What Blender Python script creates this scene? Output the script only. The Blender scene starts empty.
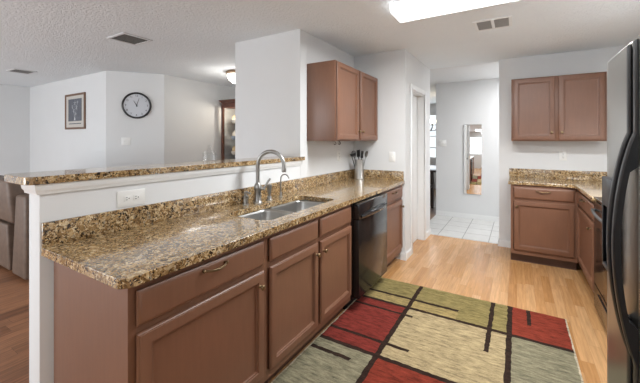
import bpy, bmesh, math, random
from mathutils import Vector, Matrix
random.seed(7)
PI = math.pi
S = bpy.context.scene
C = S.collection

# ------------------------------------------------------------------ camera
cam_d = bpy.data.cameras.new('camera')
cam = bpy.data.objects.new('camera', cam_d); C.objects.link(cam)
cam.location = (0, 0, 1.375)
cam.rotation_euler = (PI/2, 0, 0.5443)
cam_d.sensor_width = 36; cam_d.lens = 325.4/640*36
cam_d.shift_y = -(191.5-140.64)/640
cam_d.clip_start = 0.02
S.camera = cam

# ------------------------------------------------------------------ world, daylight, lamps and added fill lights
w = bpy.data.worlds.new('world'); S.world = w; w.use_nodes = True
bg = w.node_tree.nodes['Background']
bg.inputs[0].default_value = (0.86, 0.93, 1.0, 1); bg.inputs[1].default_value = 1.0

def area(name, loc, rot, sx, sy, power, col=(1, 1, 1)):
    l = bpy.data.lights.new(name, 'AREA'); l.shape = 'RECTANGLE'; l.size = sx; l.size_y = sy
    l.energy = power; l.color = col
    o = bpy.data.objects.new(name, l); C.objects.link(o); o.location = loc; o.rotation_euler = rot
    return o
area('daylight_nook_window', (-.9, -2.86, 1.5), (PI/2, 0, 0), 2.4, 1.4, 11, (0.90, 0.95, 1.0))
area('daylight_fill_living', (-5.2, -2.85, 1.15), (PI/2, 0, 0), 4.6, 2.2, 118, (0.94, 0.97, 1.0))  # added daylight source at an unseen opening of the living room
area('daylight_dining_window', (-2.45, 9.85, 1.5), (-PI/2, 0, 0), 2.0, 1.4, 24, (0.88, 0.94, 1.0))
area('nook_fill_light', (-.4, -1.5, 2.38), (0, 0, 0), 1.4, 1.2, 22, (.96, .985, 1))  # fill light added behind the camera, has no fixture
hl = bpy.data.lights.new('range_fill_point', 'POINT'); hl.energy = 3; hl.color = (.97, .99, 1); hl.shadow_soft_size = .15  # added point fill for the back wall, not a real lamp
ho = bpy.data.objects.new('range_fill_point', hl); C.objects.link(ho); ho.location = (.85, 3.1, 1.70)
area('range_fill_area', (.85, 3.15, 1.66), (0, 0, 0), .45, .30, 12, (1, .98, .95))  # unseen fill light added above the range, there is no hood
area('fluorescent_tubes', (-.16, 2.515, 2.338), (0, 0, 0), 1.2, .22, 48, (.95, .98, 1))
area('hall_fill_light', (.45, 5.62, 2.40), (0, 0, 0), .5, .5, 27, (.99, .99, 1))  # fill added out of view to brighten the hall

S.view_settings.view_transform = 'Standard'
S.view_settings.look = 'None'
S.view_settings.gamma = 1
S.view_settings.use_curve_mapping = False
S.view_settings.exposure = 0.42

# ------------------------------------------------------------------ node helpers
def newmat(name):
    m = bpy.data.materials.new(name); m.use_nodes = True
    return m, m.node_tree, m.node_tree.nodes['Principled BSDF']
def N(t, kind, **kw):
    n = t.nodes.new(kind)
    for k, v in kw.items(): setattr(n, k, v)
    return n
def L(t, a, b): t.links.new(a, b)
def setin(n, key, v):
    n.inputs[key].default_value = v
def coords(t, scale=(1, 1, 1), rot=(0, 0, 0)):
    tc = N(t, 'ShaderNodeTexCoord'); mp = N(t, 'ShaderNodeMapping')
    mp.inputs['Scale'].default_value = scale; mp.inputs['Rotation'].default_value = rot
    L(t, tc.outputs['Object'], mp.inputs['Vector']); return mp.outputs[0]
def noise(t, vec, scale, detail=3, rough=.5):
    n = N(t, 'ShaderNodeTexNoise'); n.inputs['Scale'].default_value = scale
    n.inputs['Detail'].default_value = detail; n.inputs['Roughness'].default_value = rough
    L(t, vec, n.inputs['Vector']); return n
def ramp(t, fac, stops, interp='LINEAR'):
    r = N(t, 'ShaderNodeValToRGB'); r.color_ramp.interpolation = interp
    e = r.color_ramp.elements
    while len(e) < len(stops): e.new(.5)
    for el, (p, c) in zip(e, stops):
        el.position = p; el.color = (*c, 1)
    L(t, fac, r.inputs[0]); return r.outputs[0]
def mix(t, fac, a, b, mode='MIX'):
    m = N(t, 'ShaderNodeMix', data_type='RGBA', blend_type=mode)
    if hasattr(fac, 'is_linked') or not isinstance(fac, (int, float)): L(t, fac, m.inputs[0])
    else: m.inputs[0].default_value = fac
    for v, i in ((a, 6), (b, 7)):
        if isinstance(v, tuple): m.inputs[i].default_value = (*v, 1)
        else: L(t, v, m.inputs[i])
    return m.outputs[2]
def bump(t, p, h, strength=.3, dist=.002):
    b = N(t, 'ShaderNodeBump'); b.inputs['Strength'].default_value = strength; b.inputs['Distance'].default_value = dist
    L(t, h, b.inputs['Height']); L(t, b.outputs[0], p.inputs['Normal'])
def math_(t, op, a, b=None):
    m = N(t, 'ShaderNodeMath', operation=op)
    for v, i in ((a, 0), (b, 1)):
        if v is None: continue
        if isinstance(v, (int, float)): m.inputs[i].default_value = v
        else: L(t, v, m.inputs[i])
    return m.outputs[0]

def plain(name, col, rough=.5, metal=0, var=.06, scale=25, bumps=0, spec=None, coat=0):
    """a plain finish with slight procedural variation"""
    m, t, p = newmat(name)
    v = coords(t); n = noise(t, v, scale)
    lo = tuple(c*(1-var) for c in col); hi = tuple(min(1, c*(1+var)) for c in col)
    L(t, ramp(t, n.outputs['Fac'], [(.3, lo), (.7, hi)]), p.inputs['Base Color'])
    p.inputs['Roughness'].default_value = rough; p.inputs['Metallic'].default_value = metal
    if spec is not None: p.inputs['Specular IOR Level'].default_value = spec
    if coat: p.inputs['Coat Weight'].default_value = coat; p.inputs['Coat Roughness'].default_value = .1
    if bumps: bump(t, p, n.outputs['Fac'], bumps)
    return m

def mat_wood_paint(name, col, rough=.42):
    m, t, p = newmat(name)
    v = coords(t, (60, 60, 6)); n = noise(t, v, 1.0, 4)
    n2 = noise(t, coords(t), 5, 2)
    a = ramp(t, n.outputs['Fac'], [(.3, tuple(c*.93 for c in col)), (.7, tuple(c*1.06 for c in col))])
    L(t, mix(t, .25, a, ramp(t, n2.outputs['Fac'], [(.3, tuple(c*.85 for c in col)), (.7, tuple(c*1.15 for c in col))])), p.inputs['Base Color'])
    p.inputs['Roughness'].default_value = rough
    p.inputs['Specular IOR Level'].default_value = .65
    bump(t, p, n.outputs['Fac'], .12, .001)
    return m

def mat_granite(name):
    m, t, p = newmat(name)
    v0 = coords(t)
    nd = noise(t, v0, 30, 3)
    vm = N(t, 'ShaderNodeVectorMath', operation='MULTIPLY_ADD')
    L(t, nd.outputs['Color'], vm.inputs[0]); vm.inputs[1].default_value = (.034, .034, .034); L(t, v0, vm.inputs[2])
    def vor(scale):
        x = N(t, 'ShaderNodeTexVoronoi'); x.inputs['Scale'].default_value = scale
        L(t, vm.outputs[0], x.inputs['Vector'])
        s = N(t, 'ShaderNodeSeparateColor'); L(t, x.outputs['Color'], s.inputs[0]); return s.outputs[0], s.outputs[1]
    a, a2 = vor(62); b, b2 = vor(130); c, c2 = vor(240)
    pal = [(0, (.040, .024, .013)), (.08, (.15, .085, .036)), (.22, (.27, .165, .070)), (.44, (.37, .245, .115)), (.64, (.47, .34, .185)), (.80, (.58, .46, .29)), (.95, (.33, .28, .21))]
    ca = ramp(t, a, pal, 'CONSTANT')
    cb = ramp(t, b, [(0, (.025, .016, .010)), (.14, (.17, .10, .042)), (.36, (.32, .20, .085)), (.62, (.46, .33, .175)), (.88, (.60, .49, .32))], 'CONSTANT')
    f = ramp(t, b2, [(0, (0, 0, 0)), (.52, (1, 1, 1))], 'CONSTANT')
    col = mix(t, f, ca, cb)
    cc = ramp(t, c, [(0, (.025, .016, .010)), (.40, (.30, .19, .08)), (.75, (.60, .48, .31))], 'CONSTANT')
    f2 = ramp(t, c2, [(0, (0, 0, 0)), (.84, (1, 1, 1))], 'CONSTANT')
    col = mix(t, f2, col, cc)
    big = noise(t, v0, 14, 4, .65)
    col = mix(t, .8, col, ramp(t, big.outputs['Fac'], [(.34, (.62, .55, .48)), (.52, (1.06, 1.03, .98)), (.68, (1.3, 1.28, 1.25))]), 'MULTIPLY')
    L(t, col, p.inputs['Base Color'])
    p.inputs['Roughness'].default_value = .16
    p.inputs['Specular IOR Level'].default_value = .6
    p.inputs['Coat Weight'].default_value = .5; p.inputs['Coat Roughness'].default_value = .06; p.inputs['Coat IOR'].default_value = 1.6
    return m

def mat_planks(name, cols, width, length, rough, grain=.25, seam=.5):
    """planks running along Y"""
    m, t, p = newmat(name)
    tc = N(t, 'ShaderNodeTexCoord'); sp = N(t, 'ShaderNodeSeparateXYZ'); L(t, tc.outputs['Object'], sp.inputs[0])
    xr = math_(t, 'DIVIDE', sp.outputs[0], width); row = math_(t, 'FLOOR', xr)
    wn = N(t, 'ShaderNodeTexWhiteNoise', noise_dimensions='1D'); L(t, row, wn.inputs['W'])
    yo = math_(t, 'ADD', math_(t, 'DIVIDE', sp.outputs[1], length), math_(t, 'MULTIPLY', wn.outputs['Value'], 7.0))
    cell = math_(t, 'FLOOR', yo)
    cb = N(t, 'ShaderNodeCombineXYZ'); L(t, row, cb.inputs[0]); L(t, cell, cb.inputs[1])
    w2 = N(t, 'ShaderNodeTexWhiteNoise', noise_dimensions='2D'); L(t, cb.outputs[0], w2.inputs['Vector'])
    base = ramp(t, w2.outputs['Value'], [(i/(len(cols)-1), c) for i, c in enumerate(cols)])
    mp = N(t, 'ShaderNodeMapping'); mp.inputs['Scale'].default_value = (70, 4, 1); L(t, tc.outputs['Object'], mp.inputs[0])
    va = N(t, 'ShaderNodeVectorMath', operation='ADD'); L(t, mp.outputs[0], va.inputs[0]); L(t, w2.outputs['Color'], va.inputs[1])
    g = noise(t, va.outputs[0], 1.0, 5, .6)
    gr = ramp(t, g.outputs['Fac'], [(.3, (1-grain,)*3), (.7, (1+grain*.35,)*3)])
    col = mix(t, 1.0, base, gr, 'MULTIPLY')
    fx = math_(t, 'FRACT', xr); fy = math_(t, 'FRACT', yo)
    ex = math_(t, 'LESS_THAN', fx, .0015/width); ey = math_(t, 'LESS_THAN', fy, .0018/length)
    e = math_(t, 'MAXIMUM', ex, ey)
    col = mix(t, math_(t, 'MULTIPLY', e, seam), col, tuple(c*.35 for c in cols[0]))
    L(t, col, p.inputs['Base Color']); p.inputs['Roughness'].default_value = rough
    return m

def mat_ceiling(name, col):
    m, t, p = newmat(name)
    v = coords(t); n = noise(t, v, 48, 4, .6)
    r = ramp(t, n.outputs['Fac'], [(.44, (0, 0, 0)), (.58, (1, 1, 1))])
    n2 = noise(t, v, 3, 2)
    L(t, ramp(t, n2.outputs['Fac'], [(.3, tuple(c*.985 for c in col)), (.7, col)]), p.inputs['Base Color'])
    p.inputs['Roughness'].default_value = .9
    bump(t, p, r, .65, .006)
    return m

def mat_tile(name):
    m, t, p = newmat(name)
    v = coords(t)
    b = N(t, 'ShaderNodeTexBrick'); b.offset = 0; L(t, v, b.inputs['Vector'])
    for k, x in (('Scale', 1), ('Mortar Size', .005), ('Brick Width', .33), ('Row Height', .33), ('Mortar Smooth', .1)): b.inputs[k].default_value = x
    b.inputs['Color1'].default_value = (.66, .655, .64, 1); b.inputs['Color2'].default_value = (.70, .695, .68, 1); b.inputs['Mortar'].default_value = (.25, .245, .235, 1)
    n = noise(t, v, 9, 4)
    L(t, mix(t, .35, b.outputs[0], ramp(t, n.outputs['Fac'], [(.3, (.5, .49, .47)), (.7, (.75, .75, .74))]), 'MULTIPLY'), p.inputs['Base Color'])
    p.inputs['Roughness'].default_value = .35
    return m

def mat_pile(name, col):
    m, t, p = newmat(name)
    v = coords(t, (1, 4.5, 1)); n = noise(t, v, 11, 8, .82); n2 = noise(t, coords(t), 420, 2)
    a = ramp(t, n.outputs['Fac'], [(.36, tuple(c*.45 for c in col)), (.5, col), (.64, tuple(min(1, c*1.5) for c in col))])
    L(t, mix(t, .5, a, ramp(t, n2.outputs['Fac'], [(.3, (.55,)*3), (.7, (1.25,)*3)]), 'MULTIPLY'), p.inputs['Base Color'])
    p.inputs['Roughness'].default_value = .95; p.inputs['Specular IOR Level'].default_value = .1
    p.inputs['Sheen Weight'].default_value = .02
    bump(t, p, n2.outputs['Fac'], .8, .005)
    return m

def mat_emit(name, col, strength):
    m, t, p = newmat(name)
    v = coords(t); n = noise(t, v, 4)
    L(t, ramp(t, n.outputs['Fac'], [(.3, tuple(c*.98 for c in col)), (.7, col)]), p.inputs['Emission Color'])
    p.inputs['Base Color'].default_value = (*col, 1); p.inputs['Emission Strength'].default_value = strength
    return m
def mat_glass(name, tint=(1, 1, 1), rough=0.0):
    m, t, p = newmat(name)
    n = noise(t, coords(t), 3)
    L(t, ramp(t, n.outputs['Fac'], [(.3, tuple(c*.99 for c in tint)), (.7, tint)]), p.inputs['Base Color'])
    p.inputs['Transmission Weight'].default_value = 1; p.inputs['Roughness'].default_value = rough; p.inputs['IOR'].default_value = 1.45
    return m
def mat_brushed(name, col, rough=.28, axis=(2, 2, 180)):
    m, t, p = newmat(name)
    n = noise(t, coords(t, axis), 1, 3)
    L(t, ramp(t, n.outputs['Fac'], [(.3, tuple(c*.96 for c in col)), (.7, col)]), p.inputs['Base Color'])
    p.inputs['Metallic'].default_value = 1; p.inputs['Roughness'].default_value = rough
    return m

M = {}
M['wall'] = plain('wall_paint', (.705, .712, .714), .75, var=.01, scale=3)
M['ceiling'] = mat_ceiling('ceiling_texture', (.88, .92, .945))
M['ceiling_smooth'] = plain('ceiling_smooth', (.80, .81, .815), .9, var=.01)
M['trim'] = plain('trim_paint', (.79, .795, .79), .35, var=.01)
M['door'] = plain('door_paint', (.78, .785, .78), .4, var=.01)
M['floor'] = mat_planks('oak_strip_floor', [(.45, .218, .078), (.545, .292, .122), (.60, .345, .160), (.50, .257, .098)], .068, .62, .27, .26, .45)
M['floor_living'] = mat_planks('red_brown_plank_floor', [(.21, .088, .042), (.36, .165, .082), (.28, .12, .058)], .125, 1.1, .38, .5, .8)
M['tile'] = mat_tile('hall_tile')
M['cab'] = mat_wood_paint('cabinet_brown', (.185, .084, .047))
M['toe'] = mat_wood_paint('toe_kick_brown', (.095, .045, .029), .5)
M['granite'] = mat_granite('granite')
M['brass'] = plain('antique_brass', (.25, .18, .10), .40, 1)
M['pull'] = plain('dark_brass', (.20, .14, .08), .35, 1)
M['chrome'] = plain('chrome', (.72, .72, .72), .16, 1, var=.02)
M['nickel'] = plain('brushed_nickel', (.38, .375, .36), .33, 1, var=.03)
M['steel'] = mat_brushed('sink_steel', (.52, .52, .51), .33, (3, 160, 3))
M['fridge'] = mat_brushed('fridge_steel', (.345, .33, .305), .34, (2, 200, 2))
M['black'] = plain('gloss_black', (.012, .012, .013), .12, 0, coat=.3)
M['black_glass'] = plain('black_glass', (.016, .013, .012), .16, 0, spec=.35)
M['black_satin'] = plain('satin_black', (.010, .0105, .012), .38, spec=.35)
M['grey_dark'] = plain('dark_grey', (.06, .06, .06), .45)
M['rangesteel'] = mat_brushed('range_dark_steel', (.16, .14, .13), .22)
M['white_plastic'] = plain('white_plastic', (.82, .82, .80), .3, var=.01)
M['slot'] = plain('slot_dark', (.03, .03, .03), .6)
M['green'] = mat_pile('pile_olive', (.235, .185, .072))
M['gold'] = mat_pile('pile_gold', (.31, .23, .095))
M['cream'] = mat_pile('pile_cream', (.39, .30, .165))
M['red'] = mat_pile('pile_red', (.18, .028, .020))
M['rust'] = mat_pile('pile_rust', (.215, .036, .020))
M['sage'] = mat_pile('pile_sage', (.235, .21, .135))
M['line'] = mat_pile('pile_dark_brown', (.030, .016, .011))
M['binding'] = mat_pile('rug_binding', (.50, .42, .30))
M['leather'] = plain('brown_leather', (.125, .083, .060), .5, var=.18, scale=18, bumps=.2)
M['mahogany'] = mat_wood_paint('mahogany', (.085, .026, .015), .25)
M['darkwood'] = mat_wood_paint('dark_wood', (.045, .026, .018), .3)
M['frame_wood'] = mat_wood_paint('frame_wood', (.16, .08, .04), .35)
M['mat_board'] = plain('mat_board', (.56, .53, .49), .8, var=.02)
M['print'] = plain('print_grey', (.115, .125, .15), .6, var=.15, scale=14)
M['ink'] = plain('print_white', (.55, .56, .58), .7)
M['clock_face'] = plain('clock_face', (.58, .60, .64), .3, var=.01)
M['clock_rim'] = plain('clock_rim', (.030, .030, .032), .3)
M['mirror'] = plain('mirror_silver', (.93, .94, .94), .01, 1, var=.005)
M['glass'] = mat_glass('clear_glass')
def mat_pane(name):
    m, t, p = newmat(name)
    out = t.nodes['Material Output']; tr = N(t, 'ShaderNodeBsdfTransparent'); lw0 = N(t, 'ShaderNodeLayerWeight'); lw0.inputs[0].default_value = .5; fac = math_(t, 'ADD', math_(t, 'MULTIPLY', math_(t, 'POWER', lw0.outputs['Facing'], 4), .4), .03)
    n = noise(t, coords(t), 3)
    L(t, ramp(t, n.outputs['Fac'], [(.3, (.97, .98, .98)), (.7, (.99, .99, .99))]), tr.inputs[0])
    gl = N(t, 'ShaderNodeBsdfGlossy'); gl.inputs['Roughness'].default_value = .02
    mx = N(t, 'ShaderNodeMixShader'); L(t, fac, mx.inputs[0]); L(t, tr.outputs[0], mx.inputs[1]); L(t, gl.outputs[0], mx.inputs[2])
    L(t, mx.outputs[0], out.inputs['Surface']); return m
M['pane'] = mat_pane('thin_pane')
M['crock'] = plain('crock_steel', (.50, .49, .47), .33, 1, var=.03)
M['vent'] = plain('vent_white', (.74, .75, .76), .5, var=.02)
M['vent_slat'] = plain('vent_grey_slat', (.30, .30, .295), .55, var=.03)
M['duct_shade'] = plain('duct_shade_dark', (.03, .03, .03), .8)  # dark colour stands in for shade behind the vent slats
M['vent_brown'] = plain('vent_dark_slat', (.22, .22, .215), .6)
M['lens'] = mat_emit('lamp_lens', (.95, .98, 1), 1.7)
M['bowl'] = mat_emit('lamp_bowl', (1, .97, .90), 2.2)
M['bulb'] = mat_emit('bulb', (1, .9, .72), 6.0)
M['china'] = plain('china_white', (.75, .70, .62), .25)
M['china_blue'] = plain('china_blue', (.30, .36, .45), .25)
M['china_gold'] = plain('china_gold', (.60, .45, .25), .3)
M['cabinet_back'] = plain('cabinet_back', (.62, .52, .38), .6)
M['utensil_black'] = plain('nylon_black', (.025, .025, .026), .4)
M['bronze'] = plain('bronze', (.30, .19, .11), .35, .5)
M['floor_dining'] = mat_planks('dining_floor', [(.20, .11, .06), (.30, .17, .10), (.25, .14, .08)], .12, 1.0, .35)

# ------------------------------------------------------------------ mesh helpers
class MB:
    def __init__(s): s.bm = bmesh.new()
    def box(s, x0, x1, y0, y1, z0, z1, bev=0, seg=2, mi=0):
        t = bmesh.new(); bmesh.ops.create_cube(t, size=1)
        for v in t.verts:
            v.co = Vector(((x0+x1)/2+v.co.x*(x1-x0), (y0+y1)/2+v.co.y*(y1-y0), (z0+z1)/2+v.co.z*(z1-z0)))
        if bev: bmesh.ops.bevel(t, geom=t.edges[:], offset=bev, segments=seg, profile=.5, affect='EDGES')
        for f in t.faces: f.material_index = mi
        s.join(t); return s
    def join(s, t, mat=None):
        if mat is not None: bmesh.ops.transform(t, matrix=mat, verts=t.verts[:])
        me = bpy.data.meshes.new('tmp'); t.to_mesh(me); t.free(); s.bm.from_mesh(me); bpy.data.meshes.remove(me)
    def loft(s, rings, cap0=True, cap1=True, closed=True):
        """rings: lists of equal length of points"""
        R = [[s.bm.verts.new(p) for p in r] for r in rings]
        n = len(R[0])
        for a, b in zip(R, R[1:]):
            for i in range(n if closed else n-1):
                j = (i+1) % n
                try: s.bm.faces.new((a[i], a[j], b[j], b[i]))
                except ValueError: pass
        if cap0: s.bm.faces.new(R[0][::-1])
        if cap1: s.bm.faces.new(R[-1])
        return s
    def tube(s, pts, r, n=10, r1=None, caps=True):
        pts = [Vector(p) for p in pts]; rings = []
        up = None
        for i, p in enumerate(pts):
            d = (pts[min(i+1, len(pts)-1)]-pts[max(i-1, 0)]).normalized()
            if up is None:
                up = Vector((0, 0, 1)) if abs(d.z) < .9 else Vector((1, 0, 0))
            a = d.cross(up).normalized(); b = a.cross(d).normalized(); up = b
            rr = r if r1 is None else r+(r1-r)*i/(len(pts)-1)
            if isinstance(r, (list, tuple)): rr = r[i]
            rings.append([p+a*rr*math.cos(2*PI*k/n)+b*rr*math.sin(2*PI*k/n) for k in range(n)])
        return s.loft(rings, caps, caps)
    def lathe(s, prof, c, n=24, axis='Z', mat=None):
        """prof: (r, h) pairs"""
        t = MB(); rings = []
        for r, h in prof:
            r = max(r, .0004)
            rings.append([(r*math.cos(2*PI*k/n), r*math.sin(2*PI*k/n), h) for k in range(n)])
        t.loft(rings)
        A = {'Z': Matrix.Identity(4), 'X': Matrix.Rotation(PI/2, 4, 'Y'), '-X': Matrix.Rotation(-PI/2, 4, 'Y'),
             'Y': Matrix.Rotation(-PI/2, 4, 'X'), '-Y': Matrix.Rotation(PI/2, 4, 'X'), '-Z': Matrix.Rotation(PI, 4, 'X')}[axis]
        if mat is not None: A = mat
        s.join(t.bm, Matrix.Translation(c) @ A); return s
    def sphere(s, c, r, sc=(1, 1, 1), n=14):
        t = bmesh.new(); bmesh.ops.create_uvsphere(t, u_segments=n, v_segments=n//2+1, radius=r)
        s.join(t, Matrix.Translation(c) @ Matrix.Diagonal((*sc, 1))); return s
    def panel(s, fr, w, h, rings):
        """rings of (inset, height) lofted over a w x h rectangle in frame fr=(origin,u,v,n)"""
        o, u, v, n = [Vector(q) for q in fr]
        R = []
        for ins, ht in rings:
            R.append([o+u*x+v*y+n*ht for x, y in ((ins, ins), (w-ins, ins), (w-ins, h-ins), (ins, h-ins))])
        return s.loft(R)
    def prism(s, poly, z0, z1):
        return s.loft([[(x, y, z0) for x, y in poly], [(x, y, z1) for x, y in poly]])

def build(name, mb, mat, parent=None, sharp=32, loc=None):
    """link one mesh; vertices are given in world space (or local space of a root built at the origin)"""
    bm = mb.bm
    bmesh.ops.remove_doubles(bm, verts=bm.verts[:], dist=1e-6)
    bmesh.ops.recalc_face_normals(bm, faces=bm.faces[:])
    off = Vector((0, 0, 0)); q = parent
    while q is not None:
        off += q.location; q = q.parent
    if parent is None and loc is not None: off = Vector(loc)
    bmesh.ops.translate(bm, vec=-off, verts=bm.verts[:])
    me = bpy.data.meshes.new(name); bm.to_mesh(me); bm.free()
    for m in (mat if isinstance(mat, list) else [mat]): me.materials.append(m)
    for p in me.polygons: p.use_smooth = True
    me.set_sharp_from_angle(angle=math.radians(sharp))
    o = bpy.data.objects.new(name, me); C.objects.link(o)
    if parent is not None: o.parent = parent
    elif loc is not None: o.location = loc
    return o
def tag(o, label, cat, group=None):
    o['label'] = label; o['category'] = cat
    if group: o['group'] = group
    return o
def thing(name, label, cat, loc, group=None):
    o = bpy.data.objects.new(name, None); C.objects.link(o); o.location = loc; o.empty_display_size = .1
    return tag(o, label, cat, group)
def struct(name, mb, mat):
    o = build(name, mb, mat); o['kind'] = 'structure'; return o
def bx(*a, **k): return MB().box(*a, **k)
def roundrect(x0, x1, y0, y1, r, n=5):
    pts = []
    rs = r if isinstance(r, (list, tuple)) else [r]*4
    for (cx, cy, a0), rr in zip(((x1-rs[0], y0+rs[0], -90), (x1-rs[1], y1-rs[1], 0), (x0+rs[2], y1-rs[2], 90), (x0+rs[3], y0+rs[3], 180)), rs):
        if rr < 1e-4: pts.append((cx, cy)); continue
        for k in range(n+1):
            a = math.radians(a0+90*k/n); pts.append((cx+rr*math.cos(a), cy+rr*math.sin(a)))
    return pts

H = 2.43
# ------------------------------------------------------------------ structure
struct('floor', bx(-1.80, 1.30, -2.75, 4.93, -.08, 0), M['floor'])
struct('floor', bx(-8.40, -1.801, -2.75, 4.93, -.08, 0), M['floor_living'])
struct('floor', bx(-1.285, 1.30, 4.931, 6.40, -.08, 0), M['tile'])
struct('floor', bx(-4.6, -1.286, 4.931, 9.9, -.08, 0), M['floor_dining'])
struct('ceiling', bx(-8.40, 1.30, -2.75, 4.95, H, H+.08), M['ceiling'])
struct('ceiling', bx(-4.6, 1.30, 4.951, 9.9, H, H+.08), M['ceiling_smooth'])
# peninsula half wall with its moulding
struct('wall_peninsula', bx(-1.865, -1.75, .57, 2.53, 0, 1.188, bev=.004), M['wall'])
mb = MB()
prof = [(.0, 1.143), (.012, 1.1435), (.013, 1.153), (.018, 1.160), (.020, 1.164), (.022, 1.188)]
rings = []
for o_, z in prof:
    rings.append([(-1.865-o_, 2.529, z), (-1.865-o_, .57-o_, z), (-1.75+o_*.9, .57-o_, z), (-1.75+o_*.9, 2.529, z)])
mb.loft(rings)
struct('trim_peninsula', mb, M['trim'])
# pillar block with pantry, walls around the kitchen
struct('wall_pillar', bx(-2.60, -1.75, 2.53, 2.65, 0, H), M['wall'])
struct('wall_left', bx(-1.87, -1.75, 2.651, 3.71, 0, H), M['wall'])
struct('wall_return', bx(-1.87, -1.10, 3.711, 3.80, 0, H), M['wall'])
DY0, DY1, DZ = 3.985, 4.60, 2.0
mb = MB().box(-1.22, -1.10, 3.801, DY0, 0, H).box(-1.22, -1.10, DY1, 4.96, 0, H).box(-1.22, -1.10, DY0, DY1, DZ, H)
struct('wall_pantry', mb, M['wall'])
struct('wall_pantry_rear', MB().box(-2.60, -1.221, 4.85, 4.96, 0, H), M['wall'])
struct('wall_pantry_side', MB().box(-2.60, -2.50, 2.651, 4.849, 0, H), M['wall'])
struct('wall_back', bx(-.20, 1.15, 4.85, 4.97, 0, H), M['wall'])
struct('wall_right', bx(1.15, 1.27, -2.75, 6.40, 0, H), M['wall'])
struct('wall_hall', bx(-1.285, 1.15, 6.28, 6.40, 0, H), M['wall'])
# living room side
struct('wall_living_left', bx(-8.36, -8.24, -2.75, 2.53, 0, H), M['wall'])
struct('wall_living_back', bx(-8.36, -5.31, 2.531, 2.65, 0, H), M['wall'])
mb = MB().prism([(-5.309, 2.531), (-4.81, 3.152), (-4.93, 3.23), (-5.43, 2.62)], 0, H)
struct('wall_angled', mb, M['wall'])
struct('wall_living_right', bx(-4.93, -4.81, 3.153, 4.75, 0, H), M['wall'])
struct('wall_living_far', bx(-4.93, -2.601, 4.751, 4.85, 0, H), M['wall'])
# dining room beyond the hall
struct('wall_dining_left', bx(-4.6, -4.5, 4.971, 9.75, 0, H), M['wall'])
struct('wall_dining_right', bx(-1.285, -1.17, 6.401, 9.75, 0, H), M['wall'])
wx0, wx1, wz0, wz1 = -3.4, -1.5, .85, 2.15
mb = MB().box(-4.6, wx0, 9.65, 9.75, 0, H).box(wx1, -1.17, 9.65, 9.75, 0, H).box(wx0, wx1, 9.65, 9.75, 0, wz0).box(wx0, wx1, 9.65, 9.75, wz1, H)
struct('wall_dining_back', mb, M['wall'])
def window(name, x0, x1, z0, z1, y, nx, nz):
    mb = MB()
    for a in (x0, x1-.05): mb.box(a, a+.05, y-.03, y+.03, z0, z1)
    for a in (z0, z1-.05): mb.box(x0+.05, x1-.05, y-.03, y+.03, a, a+.05)
    for i in range(1, nx):
        a = x0+(x1-x0)*i/nx; mb.box(a-.012, a+.012, y-.015, y+.015, z0+.05, z1-.05)
    for i in range(1, nz):
        a = z0+(z1-z0)*i/nz
        mb.box(x0+.05, x1-.05, y-.0149, y+.0149, a-.012, a+.012)
    o = struct(name, mb, M['trim'])
    p = build('window_pane', bx(x0+.04, x1-.04, y+.016, y+.020, z0+.04, z1-.04), M['pane'], o)
    return o
window('window_1', wx0, wx1, wz0, wz1, 9.70, 4, 4)
# walls behind the camera
mb = MB().box(-2.6, -2.0, -2.75, -2.63, 0, H).box(.2, 1.149, -2.75, -2.63, 0, H).box(-2.0, .2, -2.75, -2.63, 0, .9).box(-2.0, .2, -2.75, -2.63, 2.1, H)
struct('wall_front', mb, M['wall'])
window('window_2', -2.0, .2, .9, 2.1, -2.69, 6, 4)
mb = MB().box(-8.239, -7.5, -2.75, -2.63, 0, H).box(-7.5, -2.9, -2.75, -2.63, 2.15, H).box(-2.9, -2.601, -2.75, -2.63, 0, H)
struct('wall_front_living', mb, M['wall'])

# baseboards
def base_board(name, x0, x1, y0, y1, hgt=.085):
    mb = MB().box(x0, x1, y0, y1, 0, hgt-.012).box(x0+(.004 if x1-x0 < .05 else 0), x1-(.004 if x1-x0 < .05 else 0), y0+(.004 if y1-y0 < .05 else 0), y1-(.004 if y1-y0 < .05 else 0), hgt-.012, hgt)
    return struct(name, mb, M['trim'])
base_board('baseboard_hall', -1.285, 1.149, 6.266, 6.279)
base_board('baseboard_pantry', -1.099, -1.086, 3.70, 3.925)
base_board('baseboard_pantry', -1.099, -1.086, 4.665, 4.96)
base_board('baseboard_back', -.213, -.201, 4.838, 4.97)
base_board('baseboard_back', -.20, -.06, 4.837, 4.849)
base_board('baseboard_living', -8.239, -5.31, 2.517, 2.530)
base_board('baseboard_living', -4.809, -4.796, 3.16, 4.75)
base_board('baseboard_peninsula', -1.879, -1.866, .57, 2.529)
base_board('baseboard_peninsula', -1.879, -1.75, .556, .569)
base_board('baseboard_return', -1.155, -1.101, 3.697, 3.7099)
# door casing and six-panel pantry door
mb = MB()
cw = .062
for y0, y1 in ((DY0-cw, DY0), (DY1, DY1+cw)):
    mb.box(-1.099, -1.084, y0, y1, 0, DZ+cw, bev=.003)
mb.box(-1.099, -1.0845, DY0, DY1, DZ, DZ+cw, bev=.003)
struct('trim_pantry_door', mb, M['trim'])
mb = MB().box(-1.219, -1.101, DY0, DY0+.014, 0, DZ-.014).box(-1.219, -1.101, DY1-.014, DY1, 0, DZ-.014).box(-1.219, -1.101, DY0, DY1, DZ-.014, DZ)
struct('trim_pantry_jamb', mb, M['trim'])
FX = lambda x, y, z: ((x, y, z), (0, 1, 0), (0, 0, 1), (1, 0, 0))      # faces +X
FY = lambda x, y, z: ((x, y, z), (1, 0, 0), (0, 0, 1), (0, -1, 0))     # faces -Y
FNX = lambda x, y, z: ((x, y, z), (0, -1, 0), (0, 0, 1), (-1, 0, 0))   # faces -X
mb = MB().box(-1.215, -1.185, DY0+.016, DY1-.016, .008, DZ-.016)
dw = (DY1-DY0-.032-.24)/2
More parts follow.
